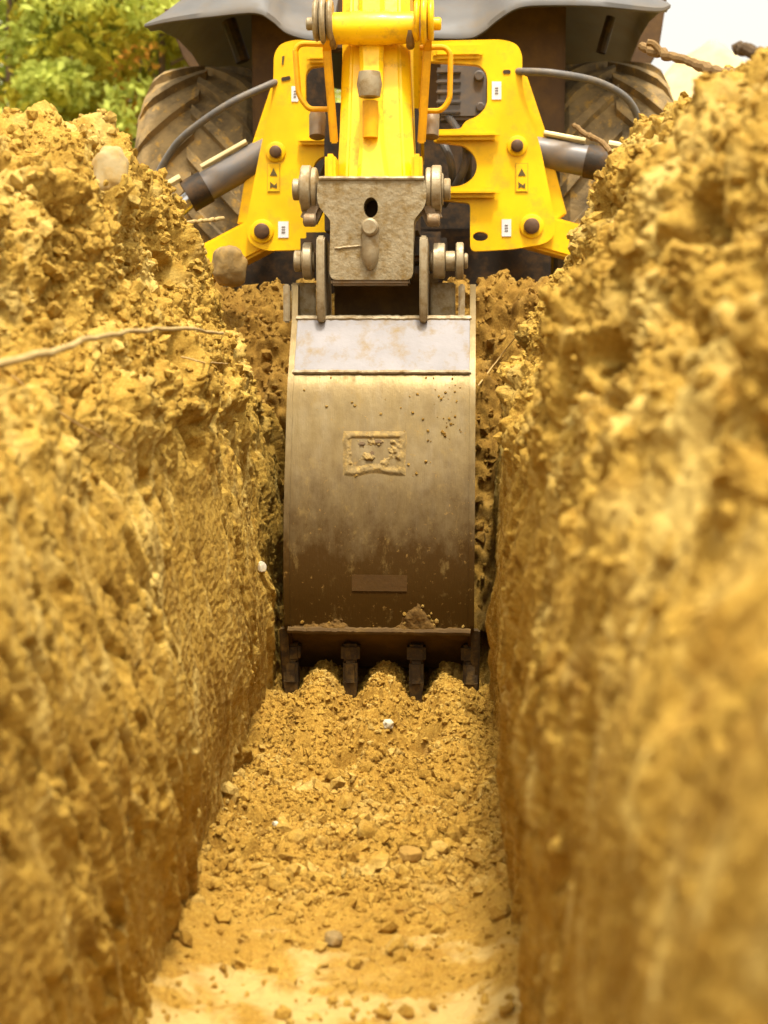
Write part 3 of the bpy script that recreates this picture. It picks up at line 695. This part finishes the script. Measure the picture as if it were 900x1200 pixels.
# soil sticking to the shell
bm = B()
for k in range(260):
    u = random.random()
    if u < .35: x = random.uniform(bl_+.02, br_-.02); py = random.uniform(732, 741) if random.random() < .9 else random.gauss(722, 8)
    elif u < .8: x = at(492, 720, 3.8).x+random.gauss(0, .032); py = 740-random.random()*max(2, 40-abs(x-at(492, 720, 3.8).x)*560)
    elif u < .88: x = br_-.03-abs(random.gauss(0, .05)); py = random.uniform(440, 520)
    else: x = random.uniform(bl_+.02, br_-.02); py = random.uniform(440, 560)
    r = random.uniform(.0014, .0048)*(1.5 if py > 700 else 1)
    t = bmesh.new(); bmesh.ops.create_icosphere(t, subdivisions=1, radius=r)
    for v in t.verts: v.co *= random.uniform(.6, 1.3)
    bmesh.ops.translate(t, vec=bs(max(bl_+.02, min(br_-.02, x)), py, r*.2), verts=t.verts); merge(bm, t)
mk('stuck_soil', bm, 'soil_dark', bucket, False)['kind'] = 'stuff'

# --- bucket link casting -----------------------------------------
bm = B(); D = 3.98
out = [(373, 207), (498, 207), (500, 232), (497, 243), (485, 258), (484, 322), (480, 328), (390, 328), (386, 322), (387, 258), (374, 243), (371, 232)]
hole = ell(434.5, 243, 8.5, 12, D, 18)
plate(bm, pxloop(out, D, [8, 8, 6, 4, 4, 4, 4, 4, 4, 4, 4, 6]), Vector((0, .11, 0)), [hole], bev=.008)
link = mk('bucket_link', bm, 'castdirty', bh)
bm = B(); box(bm, at(434.5, 243, D+.10)+Vector((0, .0, 0)), (.06, .01, .08), 0); mk('hole_back', bm, 'dark', link)
bm = B(); p0 = at(434, 262, D); p1 = at(434, 315, D)
t = bmesh.new(); bmesh.ops.create_uvsphere(t, u_segments=20, v_segments=14, radius=1); bmesh.ops.scale(t, vec=(.025, .028, .066), verts=t.verts); bmesh.ops.translate(t, vec=(p0+p1)/2+Vector((0, -.002, 0)), verts=t.verts); merge(bm, t)
disc(bm, p0+Vector((0, -.016, -.012)), (0, 1, 0), .05, .024, .006)
mk('lug', bm, 'castlight', link)
bm = B(); mk_r = B(); bead(mk_r, at(392, 291, D-.0), at(424, 288, D), .0035, 14); mk('casting_scar', mk_r, 'castlight', link); bead(bm, at(374, 209, D), at(497, 209, D), .006, 30); mk('casting_ridge', bm, 'castlight', link)
bm = B(); box(bm, at(435, 331, D+.05), (.22, .09, .02), .006); mk('lower_flange', bm, 'pin', link)
# bosses and pins
for s, base_u, base_l in ((-1, 372, 371), (1, 499, 502)):
    c = at(base_u, 222, 4.04); bm = B()
    pins(bm, c, s, [(.016, .060), (.028, .066), (.005, .045), (.020, .030)]); b_ = mk('upper_pin', bm, 'castlight', link)
    bm = B(); box(bm, at(base_u+s*6, 250, 4.03), (.05, .05, .07), .012, Matrix.Rotation(s*R(-25), 3, 'Y')); disc(bm, at(base_u+s*9, 258, 3.99), (1, 0, 0), .035, .018); mk('pin_retainer', bm, 'pin', link)
    c = at(base_l+s*2, 306, 4.04); bm = B()
    if s < 0: pins(bm, c, s, [(.006, .030), (.026, .052), (.004, .034), (.022, .030)])
    else: pins(bm, c, s, [(.008, .030), (.034, .050), (.030, .028), (.022, .052), (.012, .022)])
    mk('lower_pin', bm, 'castlight', link)

# --- dipper arm ---------------------------------------------------
def prism(bm, secs, cap=True):
    rings = [[bm.verts.new(p) for p in s] for s in secs]; L = len(rings[0])
    for i in range(len(rings)-1):
        for k in range(L): bm.faces.new((rings[i][k], rings[i][(k+1) % L], rings[i+1][(k+1) % L], rings[i+1][k]))
    if cap: bm.faces.new(rings[0]); bm.faces.new(rings[-1][::-1])
def sec(py, xl, xr, D, dep, ch):
    a, b = at(xl, py, D), at(xr, py, D); c = .03
    return [a+Vector((0, ch, 0)), a+Vector((ch, 0, 0)), b+Vector((-ch, 0, 0)), b+Vector((0, ch, 0)), b+Vector((0, dep, 0)), a+Vector((0, dep, 0))]
bm = B(); prism(bm, [sec(212, 394, 486, 4.12, .22, .03), sec(150, 397, 483, 4.16, .26, .03), sec(60, 400, 480, 4.22, .30, .03), sec(20, 400, 480, 4.26, .32, .03), sec(-160, 402, 478, 4.45, .34, .03)])
bmesh.ops.bevel(bm, geom=bm.edges[:], offset=.006, segments=2, affect='EDGES')
dip = mk('dipper_arm', bm, 'yellow_worn', bh)
bm = B(); prism(bm, [sec(208, 418, 456, 4.085, .05, .012), sec(165, 421, 450, 4.12, .05, .012), sec(120, 422, 448, 4.145, .06, .012), sec(20, 420, 450, 4.20, .06, .012), sec(-160, 420, 450, 4.40, .06, .012)])
mk('arm_rib', bm, 'yellow_worn', dip)
bm = B(); lathe(bm, at(433, 99, 4.10), (0, 0, 1), [(-.036, .016), (-.034, .030), (0, .036), (.034, .030), (.037, .014)], 22); mk('grease_boss', bm, 'castlight', dip)
bm = B(); lathe(bm, at(434, 140, 4.115), (0, 0, 1), [(-.05, .022), (.05, .022)], 18); mk('boss_stem', bm, 'orange', dip)
bm = B(); lathe(bm, at(435, 33, 4.18), (1, 0, 0), [(-.128, .030), (-.125, .044), (-.06, .044), (-.05, .047), (.05, .047), (.06, .044), (.125, .044), (.128, .030)], 26); mk('cross_tube', bm, 'yellow_worn', dip)
for px in (390, 481):
    bm = B(); disc(bm, at(px, 36, 4.19), (1, 0, 0), .022, .052, .006); mk('bushing', bm, 'pin', dip)
for px, s in ((379, -1), (497, 1)):
    bm = B(); D = 4.17
    # forked lug at the top running down into a thin side link
    plate(bm, [at(px-1, a, b_) for a, b_ in ((-18, D), (48, D-.02), (60, D+.01))]+[at(px+ (8 if s<0 else -8), 168, 4.22), at(px+(8 if s<0 else -8), 168, 4.30), at(px-1, 50, 4.28), at(px-1, -18, 4.28)], Vector((.024, 0, 0)), bev=.004)
    lk = mk('side_link', bm, 'orange', dip)
    bm = B()
    for q in (-9, 0, 9): disc(bm, at(px+q*.9, 24, 4.16), (1, 0, 0), .016, .066 if q == 0 else .058, .006)
    disc(bm, at(px+s*14, 28, 4.18), (1, 0, 0), .03, .018, .004)
    mk('link_eye', bm, 'castlight' if s < 0 else 'yellow_worn', lk)
bm = B(); beam(bm, (CX+.02, 4.60, at(440, -150, 4.6).z+.35), (CX, 5.35, 1.75), .19, .30, .02)
beam(bm, (at(440, -150, 4.5).x, 4.50, at(440, -150, 4.5).z-.1), (at(440, -150, 4.5).x, 4.68, at(440, -150, 4.6).z+.55), .20, .30, .02); mk('boom', bm, 'yellow_worn', bh)
# swing-lock guards: bent bar loops either side
for pts in ([(386, 52), (352, 51), (346, 58), (350, 112), (362, 128), (386, 128)], [(492, 56), (522, 55), (528, 63), (527, 118), (517, 130), (492, 130)]):
    bm = B(); tube(bm, spline([at(x, y, 4.30) for x, y in round_poly(pts, [0, 7, 5, 8, 6, 0], 3)], 2), .0085, 10); mk('guard_bar', bm, 'orange', bh)
# lower arm tip cheeks joining the casting
for px in (389, 489):
    bm = B(); box(bm, at(px, 200, 4.1), (.030, .12, .08), .008); mk('arm_cheek', bm, 'yellow_worn', dip)

# --- rear frame (plates with cut outs) -------------------------------
D = 4.95
Lp = [(321, 64), (328, 51), (348, 46), (386, 50), (386, 76), (364, 78), (358, 86), (358, 122), (366, 130), (366, 160), (392, 168), (392, 180), (374, 184), (365, 197), (374, 212), (392, 220), (392, 292), (310, 294), (293, 286), (287, 268), (304, 180), (320, 108)]
Lr = [6, 9, 9, 2, 2, 5, 6, 6, 5, 8, 3, 3, 9, 12, 9, 3, 3, 9, 12, 14, 16, 20]
bm = B(); plate(bm, pxloop(Lp, D, Lr), Vector((0, .035, 0)), bev=.005); fl_ = mk('rear_frame', bm, 'yellow', bh)
Rp = [(612, 64), (606, 51), (588, 46), (505, 48), (505, 72), (562, 76), (571, 86), (571, 124), (560, 136), (545, 142), (540, 151), (508, 152), (508, 166), (543, 170), (556, 181), (560, 196), (554, 210), (540, 218), (508, 220), (508, 234), (551, 238), (551, 295), (600, 292), (640, 286), (651, 274), (650, 256), (633, 170), (612, 106)]
Rr = [6, 9, 9, 2, 2, 6, 8, 8, 6, 4, 4, 2, 2, 6, 8, 10, 8, 6, 2, 2, 5, 8, 4, 14, 12, 14, 16, 16]
bm = B(); plate(bm, pxloop(Rp, D, Rr), Vector((0, .035, 0)), [ell(563, 277, 9, 5.5, D, 16)], bev=.005); fr_ = mk('rear_frame', bm, 'yellow', bh)
# welded side cheeks behind each plate, running outwards
bm = B(); plate(bm, pxloop([(318, 100), (326, 100), (308, 182), (294, 262), (278, 262), (292, 178)], D+.08), Vector((0, .10, 0)), bev=.004); mk('frame_cheek', bm, 'yellow', fl_)
bm = B(); plate(bm, pxloop([(606, 84), (618, 90), (640, 156), (664, 250), (646, 262), (628, 180)], D+.08), Vector((0, .10, 0)), bev=.004); mk('frame_cheek', bm, 'yellow', fr_)
# ribs on the plates
def hbar(par, x0, x1, py, hpx, D, out=.03):
    a = at(x0, py, D); b = at(x1, py, D); bm = B(); r = hpx/F*D/2
    box(bm, (a+b)/2+Vector((0, -out/2, 0)), (b.x-a.x, out+.01, r*2), r*.8, seg=4); mk('frame_rib', bm, 'yellow', par)
hbar(fl_, 350, 390, 166, 8, D); hbar(fr_, 508, 585, 159, 11, D); hbar(fr_, 508, 585, 226, 12, D); hbar(fl_, 360, 384, 70, 9, D); hbar(fr_, 508, 566, 60, 18, D, .02)
# pins (bolt heads) on the plates
for par, px, py, r in ((fl_, 323, 178, 7), (fl_, 307, 271, 9), (fr_, 606, 171, 7), (fr_, 623, 265, 9)):
    bm = B(); lathe(bm, at(px, py, D-.002), (0, -1, 0), [(-.01, (r+5)/F*D), (.004, (r+4.5)/F*D), (.006, (r+3)/F*D)], 26); mk('pin_boss', bm, 'yellow', par)
    bm = B(); lathe(bm, at(px, py, D-.008), (0, -1, 0), [(-.004, r/F*D), (.010, r/F*D), (.014, (r-2)/F*D)], 22); mk('pivot_pin', bm, 'pindark', par)
# stickers and pictograms
def flat(par, name, pts, mat, off=.003): 
    bm = B(); plate(bm, pxloop(pts, D-off), Vector((0, .002, 0)), bev=0); return mk(name, bm, mat, par)
def rect(cx, cy, w_, h_, a=0):
    ca, sa = math.cos(R(a)), math.sin(R(a)); return [(cx+x*ca-y*sa, cy+x*sa+y*ca) for x, y in ((-w_/2, -h_/2), (w_/2, -h_/2), (w_/2, h_/2), (-w_/2, h_/2))]
for par, cx, cy, w_, h_ in ((fl_, 345.5, 110, 8, 18), (fl_, 332, 269, 12, 19), (fr_, 582, 106, 11, 21), (fr_, 593.5, 267, 11, 20)):
    s_ = flat(par, 'white_sticker', rect(cx, cy, w_, h_), 'white')
    bm = B()
    for k in range(3): plate(bm, pxloop(rect(cx, cy-3+k*3.2, w_*.35, 1.3), D-.0045), Vector((0, .001, 0)), bev=0)
    mk('sticker_print', bm, M['cyl'], s_)
for par, cx in ((fl_, 320.5), (fr_, 611.5)):
    s_ = flat(par, 'warning_decal', rect(cx, 208, 15, 34), 'ghost')
    bm = B()
    plate(bm, pxloop(rect(cx, 208, 13, 32), D-.0045), Vector((0, .001, 0)), bev=0); mk('decal_field', bm, 'yellow', s_)
    bm = B()
    plate(bm, pxloop([(cx, 197), (cx+4.5, 206), (cx-4.5, 206)], D-.006), Vector((0, .001, 0)), bev=0)
    plate(bm, pxloop([(cx-4, 213), (cx+1, 217), (cx+4, 214), (cx+4, 221), (cx-1, 219), (cx-4, 221)], D-.006), Vector((0, .001, 0)), bev=0)
    mk('decal_symbol', bm, 'ink', s_)
flat(fl_, 'black_mark', [(330, 75), (330.5, 66), (333.5, 65), (332, 76)], 'ink')
flat(fl_, 'slot', round_poly(rect(335, 92, 11, 4.5, -12), [2]*4, 3), 'dark'); flat(fr_, 'slot', round_poly(rect(594, 84, 9, 4.5, 0), [2]*4, 3), 'dark')
# stabiliser arms
for s in (-1, 1):
    bm = B()
    if s < 0: a, b = at(312, 274, D+.10), at(196, 334, D+.14)
    else: a, b = at(612, 268, D+.10), at(742, 304, D+.14)
    beam(bm, a, b, .13, .12, .01); st = mk('stabiliser_arm', bm, 'yellow', bh)
    foot = Vector((b.x+s*.06, b.y, .99)); bm = B(); beam(bm, b, foot+Vector((0, 0, .03)), .07, .07, .006, Vector((0, 1, 0))); box(bm, foot, (.34, .30, .03), .008); mk('stabiliser_foot', bm, 'dark', st)
    # ram
    bm = B()
    if s < 0: c0, c1, c2 = at(335, 166, D+.12), at(236, 222, D+.07), at(190, 262, D+.08)
    else: c0, c1, c2 = at(600, 172, D+.12), at(688, 186, D+.07), at(752, 232, D+.08)
    if s > 0: c1 = at(694, 190, D+.07)
    tube(bm, [c0, c1], .053, 24); ry = mk('stabiliser_ram', bm, 'cyl', bh)
    dd = (c1-c0).normalized(); bm = B(); tube(bm, [c1-dd*.02, c1+dd*.055], .058, 24); mk('ram_gland', bm, 'dark', ry)
    bm = B(); tube(bm, [c1, c2], .030, 18); mk('ram_rod', bm, 'rod', ry)
    u_ = Vector((0, 0, 1)).cross(dd).cross(dd)*-1; u_ = u_ if u_.z > 0 else -u_; u_.normalize()
    bm = B(); tube(bm, [c0.lerp(c1, .35)+u_*.062+Vector((0, -.02, 0)), c1+u_*.062+Vector((0, -.02, 0))-dd*.04], .0105, 10)
    tube(bm, [c1+u_*.066+Vector((0, -.02, 0))+dd*.04, c1+u_*.066+Vector((0, -.02, 0))+dd*.10], .014, 10); mk('ram_pipe', bm, 'pipe', ry)
# hoses
bm = B(); tube(bm, spline([at(330, 94, 4.99), at(312, 101, 4.93), at(268, 122, 4.9), at(222, 154, 4.95), at(200, 178, 5.0), at(182, 212, 5.05), at(176, 240, 5.1)], 8), .0125, 14); mk('hydraulic_hose', bm, 'hose', bh)
bm = B(); tube(bm, spline([at(600, 84, 4.99), at(616, 84, 4.93), at(650, 86, 4.9), at(700, 96, 4.95), at(735, 116, 5.0), at(750, 145, 5.05), at(757, 175, 5.1)], 8), .0125, 14); mk('hydraulic_hose', bm, 'hose', bh)

# kingpost, dark hydraulics between the plates
bm = B()
box(bm, at(372, 104, 5.15)+Vector((0, .02, 0)), (.075, .12, .17), .006)
mk('hydraulic_block', bm, 'dark', bh)
bm = B(); c = at(541, 110, 5.12); box(bm, c, (.17, .10, .19), .012)
for k in range(5): box(bm, c+Vector((-.045, -.052, -.07+k*.034)), (.085, .02, .014), .004)
disc(bm, c+Vector((.06, -.05, .05)), (0, 1, 0), .03, .018); disc(bm, c+Vector((.065, -.05, -.055)), (0, 1, 0), .03, .016)
vb = mk('valve_block', bm, 'cyl', bh)
for k, (x0, y0, x1, y1) in enumerate([(520, 128, 548, 215), (500, 140, 530, 230), (545, 150, 520, 240), (372, 150, 384, 260), (380, 140, 366, 230)]):
    bm = B(); tube(bm, spline([at(x0, y0, 5.1), at((x0+x1)/2+12, (y0+y1)/2, 5.02), at(x1, y1, 5.15)], 8), .014, 10); mk('hydraulic_hose', bm, 'hose', bh)
for px, s in ((372, -1), (505, 1)):
    bm = B(); lathe(bm, at(px, 146, 4.40), (0, .3, 1), [(-.045, .014), (-.04, .024), (.03, .026), (.04, .022), (.048, .010)], 18); mk('swing_pin', bm, 'pin', bh)
bm = B(); box(bm, at(438, 205, 4.75), (.30, .30, .42), .02); box(bm, at(438, 290, 4.95)+Vector((0, .1, 0)), (.5, .3, .10), .02); box(bm, at(462, 318, 5.4), (1.16, .22, .30), .03); mk('kingpost', bm, 'dark', bh)
# swing post between arm and frame, chassis and axle
bm = B(); zt = at(440, 128, 5.55).z; box(bm, (CX, 5.75, (zt+1.32)/2), (1.05, .45, zt-1.32), .02)
box(bm, (CX, 7.2, 1.62), (.7, 3.0, .5), .03); mk('chassis', bm, 'dark', bh)
bm = B(); lathe(bm, (CX, 6.1, 1.60), (1, 0, 0), [(-.75, .10), (-.45, .11), (-.2, .13), (-.16, .2), (.16, .2), (.2, .13), (.45, .11), (.75, .10)], 24); mk('rear_axle', bm, 'dark', bh)
# cab rear wall either side of the lower window; open frames give the view through to the sky
zl = at(440, 128, 5.6).z; zh = at(440, 56, 5.6).z
xl0, xl1 = at(296, 90, 5.65).x, at(384, 90, 5.65).x; xr0, xr1 = at(494, 90, 5.65).x, at(662, 90, 5.65).x
bm = B()
box(bm, ((xl0+xl1)/2, 5.67, (zl+3.2)/2-.1), (xl1-xl0, .08, 3.0-zl+.2), .01)
box(bm, ((xr0+xr1)/2, 5.67, (zl+3.2)/2-.1), (xr1-xr0, .08, 3.0-zl+.2), .01)
box(bm, ((xl1+xr0)/2, 5.67, (zh+2.55)/2), (xr0-xl1-.004, .06, 2.55-zh), .01)
cab = mk('cab', bm, 'brown', bh)
for x in (xl0+.04, xr1-.04):
    for y in (5.78, 7.45):
        bm = B(); box(bm, (x, y, 2.75), (.07, .07, 1.7), .01); mk('cab_pillar', bm, 'glassy', cab)
bm = B(); box(bm, ((xl0+xr1)/2, 6.6, 3.62), (xr1-xl0+.12, 2.0, .10), .03); mk('cab_roof', bm, 'yellow', cab)
bm = B(); box(bm, (CX, 8.5, 1.85), (.85, 2.0, .52), .06); mk('engine_hood', bm, 'yellow', bh)
# fenders
def fender(lip, s, mat='grey'):
    bm = B(); D0 = 5.4
    L = [Vector(p) for p in spline([(a, b, 0) for a, b in lip], 5)]
    n = len(L); rows = []
    deps = [(0, 0), (.0, .02), (.08, .10), (.25, .22), (.6, .33), (.9, .34), (1.2, .26), (1.4, .1)]
    top = []; bot = []
    for i, p in enumerate(L):
        u = i/(n-1); h = .35+.65*min(1, u*3.2); base = at(p.x, p.y, D0)
        top.append([base+Vector((0, d, z_*h)) for d, z_ in deps])
        bot.append([base+Vector((0, d+.03, z_*h-.03 if z_ > .05 else z_*h+.0)) for d, z_ in deps])
    for G, fl in ((top, 1), (bot, 0)):
        vs = [[bm.verts.new(p) for p in r] for r in G]
        for i in range(n-1):
            for j in range(len(deps)-1): bm.faces.new((vs[i][j], vs[i+1][j], vs[i+1][j+1], vs[i][j+1]))
        if fl: T = vs
        else: Bt = vs
    for i in range(n-1): bm.faces.new((T[i][0], T[i+1][0], Bt[i+1][0], Bt[i][0]))
    for j in range(len(deps)-1):
        bm.faces.new((T[0][j], T[0][j+1], Bt[0][j+1], Bt[0][j])); bm.faces.new((T[-1][j], T[-1][j+1], Bt[-1][j+1], Bt[-1][j]))
    bmesh.ops.remove_doubles(bm, verts=bm.verts, dist=.0005)
    return mk('fender', bm, mat, bh, True, 50)
f1 = fender([(169, 31), (200, 25), (250, 19), (298, 15), (318, 24), (335, 38), (360, 46), (390, 48)], -1)
f2 = fender([(786, 8), (768, 13), (700, 7), (640, 6), (608, 9), (585, 22), (565, 38), (545, 45), (490, 44)], 1)
# inner guards under the fenders
bm = B(); plate(bm, pxloop([(192, 10), (350, 10), (350, 95), (232, 95), (214, 66)], 6.85), Vector((0, .05, 0)), bev=.005); mk('splash_guard', bm, 'brown', f1)
bm = B(); plate(bm, pxloop([(782, -5), (560, -5), (560, 95), (750, 95), (772, 60)], 6.85), Vector((0, .05, 0)), bev=.005); mk('splash_guard', bm, 'brown', f2)
bm = B()
for x0, x1 in ((268, 285), ): tube(bm, [at(x0, 24, 5.9), at(x1, 72, 5.9)], .03, 10)
mk('guard_stay', bm, 'dark', f1)
bm = B(); tube(bm, [at(716, 20, 5.9), at(704, 62, 5.9)], .02, 10); mk('guard_stay', bm, 'dark', f2)
# wheels
def wheel(cx, cy, cz, Rr_, wd, nl, name='rear_wheel'):
    bm = B(); lathe(bm, (cx, cy, cz), (1, 0, 0), [(-wd*.30, Rr_*.2), (-wd*.30, Rr_*.48), (-wd*.42, Rr_*.56), (-wd*.36, Rr_*.5), (wd*.36, Rr_*.5), (wd*.42, Rr_*.56), (wd*.30, Rr_*.48), (wd*.30, Rr_*.2)], 40)
    wh = mk(name, bm, 'yellow_worn', bh)
    bm = B(); hw = wd/2; prof = [(-hw*.8, Rr_*.55), (-hw*.98, Rr_*.68), (-hw, Rr_*.80), (-hw*.94, Rr_*.89), (-hw*.78, Rr_*.94), (-hw*.4, Rr_*.957), (0, Rr_*.962), (hw*.4, Rr_*.957), (hw*.78, Rr_*.94), (hw*.94, Rr_*.89), (hw, Rr_*.80), (hw*.98, Rr_*.68), (hw*.8, Rr_*.55)]
    lathe(bm, (cx, cy, cz), (1, 0, 0), prof, 72)
    def rad(a):  # tread radius at lateral fraction
        a = abs(a); return Rr_*np.interp(a, [0, .4, .78, .94, 1.0], [.962, .957, .94, .89, .80])
    for s in (-1, 1):
        for k in range(nl):
            th0 = 2*math.pi*(k+(.5 if s > 0 else 0))/nl; sec_ = []
            for t in np.linspace(0, 1, 8):
                lat = -.04+1.02*t; lat_x = s*hw*min(lat, 1.0); th = th0+t*.42-.2
                rr = rad(min(lat, 1)); hgt = Rr_*.045*(1 if t < .85 else .8); hw_t = .028/Rr_*(1+.25*t)
                pts = []
                for (dt, dr) in ((-hw_t*1.25, -.01), (-hw_t*.85, hgt), (hw_t*.85, hgt), (hw_t*1.25, -.01)):
                    r2 = rr+dr; pts.append(Vector((cx+lat_x, cy-math.sin(th+dt)*r2*1.0, cz+math.cos(th+dt)*r2)))
                sec_.append(pts)
            prism(bm, sec_)
    mk('tyre', bm, 'tyre', wh, True, 30)
    return wh
zc = at(240, 70, 6.1).z-.02
cxl = (at(165, 150, 5.85).x+at(308, 150, 5.85).x)/2; cxr = (at(651, 150, 5.85).x+at(788, 150, 5.85).x)/2
wheel(cxl, 6.2, .90+.66, .66, .50, 20); wheel(cxr, 6.2, .90+.66, .66, .48, 20)
for x in (CX-.75, CX+.75): wheel(x, 8.7, .90+.42, .42, .30, 18, 'front_wheel')

# ------------------------------------------------------------------ background
def heap(name, c, rx, ry, h, mat, label, cat):
    n = 90; u = np.linspace(-1, 1, n); X, Yg = np.meshgrid(u, u, indexing='ij')
    r = np.sqrt(X**2+Yg**2); zz = h*np.clip(1-r, -.1, 1)**.8 if False else h*np.maximum(1-r, -.1)
    wx_ = c[0]+X*rx; wy = c[1]+Yg*ry; zz = c[2]+zz+fbm(wx_*1.5, wy*1.5, wx_*0, 4, 3)*.12+fbm(wx_*9, wy*9, wx_*0, 3, 5)*.03
    return tag(grid_obj(name, np.stack([wx_, wy, zz], -1), mat), label, cat)
M['pale_sand'] = simple('pale_sand', (.66, .48, .24), .9, 0, .4, (.45, .30, .10), 8, bump=.4)
heap('sand_heap', (1.42, 8.6, .93), 2.2, 1.5, 1.92, 'pale_sand', 'pale peach sand heap behind the right rear tyre', 'sand heap')

def tree(name, x, y, h, cr, mat, n, label, cat='tree', low=.12, group='trees at the edge of the field', ls=.16):
    root_ = empty(name, (x, y, .9)); tag(root_, label, cat, group)
    bm = B(); tube(bm, spline([(x, y, .7), (x+.1, y, .9+h*.3), (x-.1, y+.1, .9+h*.6), (x, y, .9+h*.92)], 5), [h*.022*(1-.9*i/15) for i in range(16)], 9)
    for k in range(12):
        a = k*2.4; z0_ = .9+h*(.15+.06*k); L_ = cr*(.9-.04*k)
        tube(bm, spline([(x, y, z0_), (x+math.cos(a)*L_*.5, y+math.sin(a)*L_*.5, z0_+L_*.25), (x+math.cos(a)*L_, y+math.sin(a)*L_, z0_+L_*.4)], 3), [h*.004*(1-.12*i) for i in range(7)], 6)
    mk('trunk', bm, 'bark', root_)
    # leaves gathered in clumps through the crown
    n = int(n*3.2); nc = 70; cz = rng.uniform(low, 1.0, nc); ang = rng.uniform(0, 2*np.pi, nc); rr = cr*np.sqrt(rng.uniform(.1, 1, nc))*np.sin(np.pi*np.clip((cz-low)/(1.08-low)*.8+.16, 0, 1))
    cc = np.stack([x+rr*np.cos(ang), y+rr*np.sin(ang), .9+cz*h], -1); cs = rng.uniform(.35, .8, nc)*cr*.42
    k = rng.integers(0, nc, n); dirs = rng.normal(size=(n, 3)); dirs /= np.linalg.norm(dirs, axis=1, keepdims=True)
    ls = ls*.45; c = cc[k]+dirs*(rng.uniform(.3, 1, (n, 1))**.5*cs[k][:, None])*np.array([1, 1, .75])
    a = rng.normal(size=(n, 3)); a /= np.linalg.norm(a, axis=1, keepdims=True); b = np.cross(a, rng.normal(size=(n, 3))); b /= np.linalg.norm(b, axis=1, keepdims=True)
    s_ = rng.uniform(.5, 1.1, (n, 1))*ls
    V_ = np.stack([c-a*s_, c+b*s_*.45, c+a*s_, c-b*s_*.45], 1).reshape(-1, 3)
    me = bpy.data.meshes.new('crown'); me.from_pydata(V_.tolist(), [], np.arange(4*n).reshape(n, 4).tolist()); me.materials.append(M[mat])
    o = bpy.data.objects.new('crown', me); COL.objects.link(o); attach(o, root_)
def dx(px, D): return at(px, 100, D).x
tree('bush', dx(20, 14), 14, 4.6, 2.0, 'leaf_brown', 6000, 'brownish green bush at the far left edge above the bank', 'bush', .02)
tree('bush', dx(120, 15.5), 15.5, 5.2, 1.7, 'leaf_green', 6500, 'yellow-green bush in the middle of the greenery', 'bush', .02)
tree('bush', dx(200, 13.5), 13.5, 4.4, 1.5, 'leaf_lime', 5500, 'light green bush beside the left rear tyre', 'bush', .02)
tree('bush', dx(165, 12.8), 12.8, 2.85, .35, 'leaf_orange', 130, 'small orange autumn shrub under the fender tip', 'bush', .55, ls=.11)
tree('tree', dx(-40, 19), 19, 8.5, 2.8, 'leaf_green', 8000, 'tall green tree behind the brownish bush', 'tree', .05)
tree('tree', dx(70, 21), 21, 9, 2.7, 'leaf_lime', 8000, 'tall pale green tree behind the yellow-green bush', 'tree', .05)
tree('tree', dx(165, 20), 20, 8, 2.4, 'leaf_lime', 8000, 'tall green tree rising behind the fender tip', 'tree', .05)
tree('tree', dx(-160, 17), 17, 7.5, 2.6, 'leaf_lime', 5000, 'light green tree outside the left edge of view', 'tree', .05)

scene.render.engine = 'CYCLES'
scene.cycles.max_bounces = 6; scene.cycles.diffuse_bounces = 3; scene.cycles.glossy_bounces = 3; scene.cycles.transmission_bounces = 2
scene.render.resolution_x = 768; scene.render.resolution_y = 1024
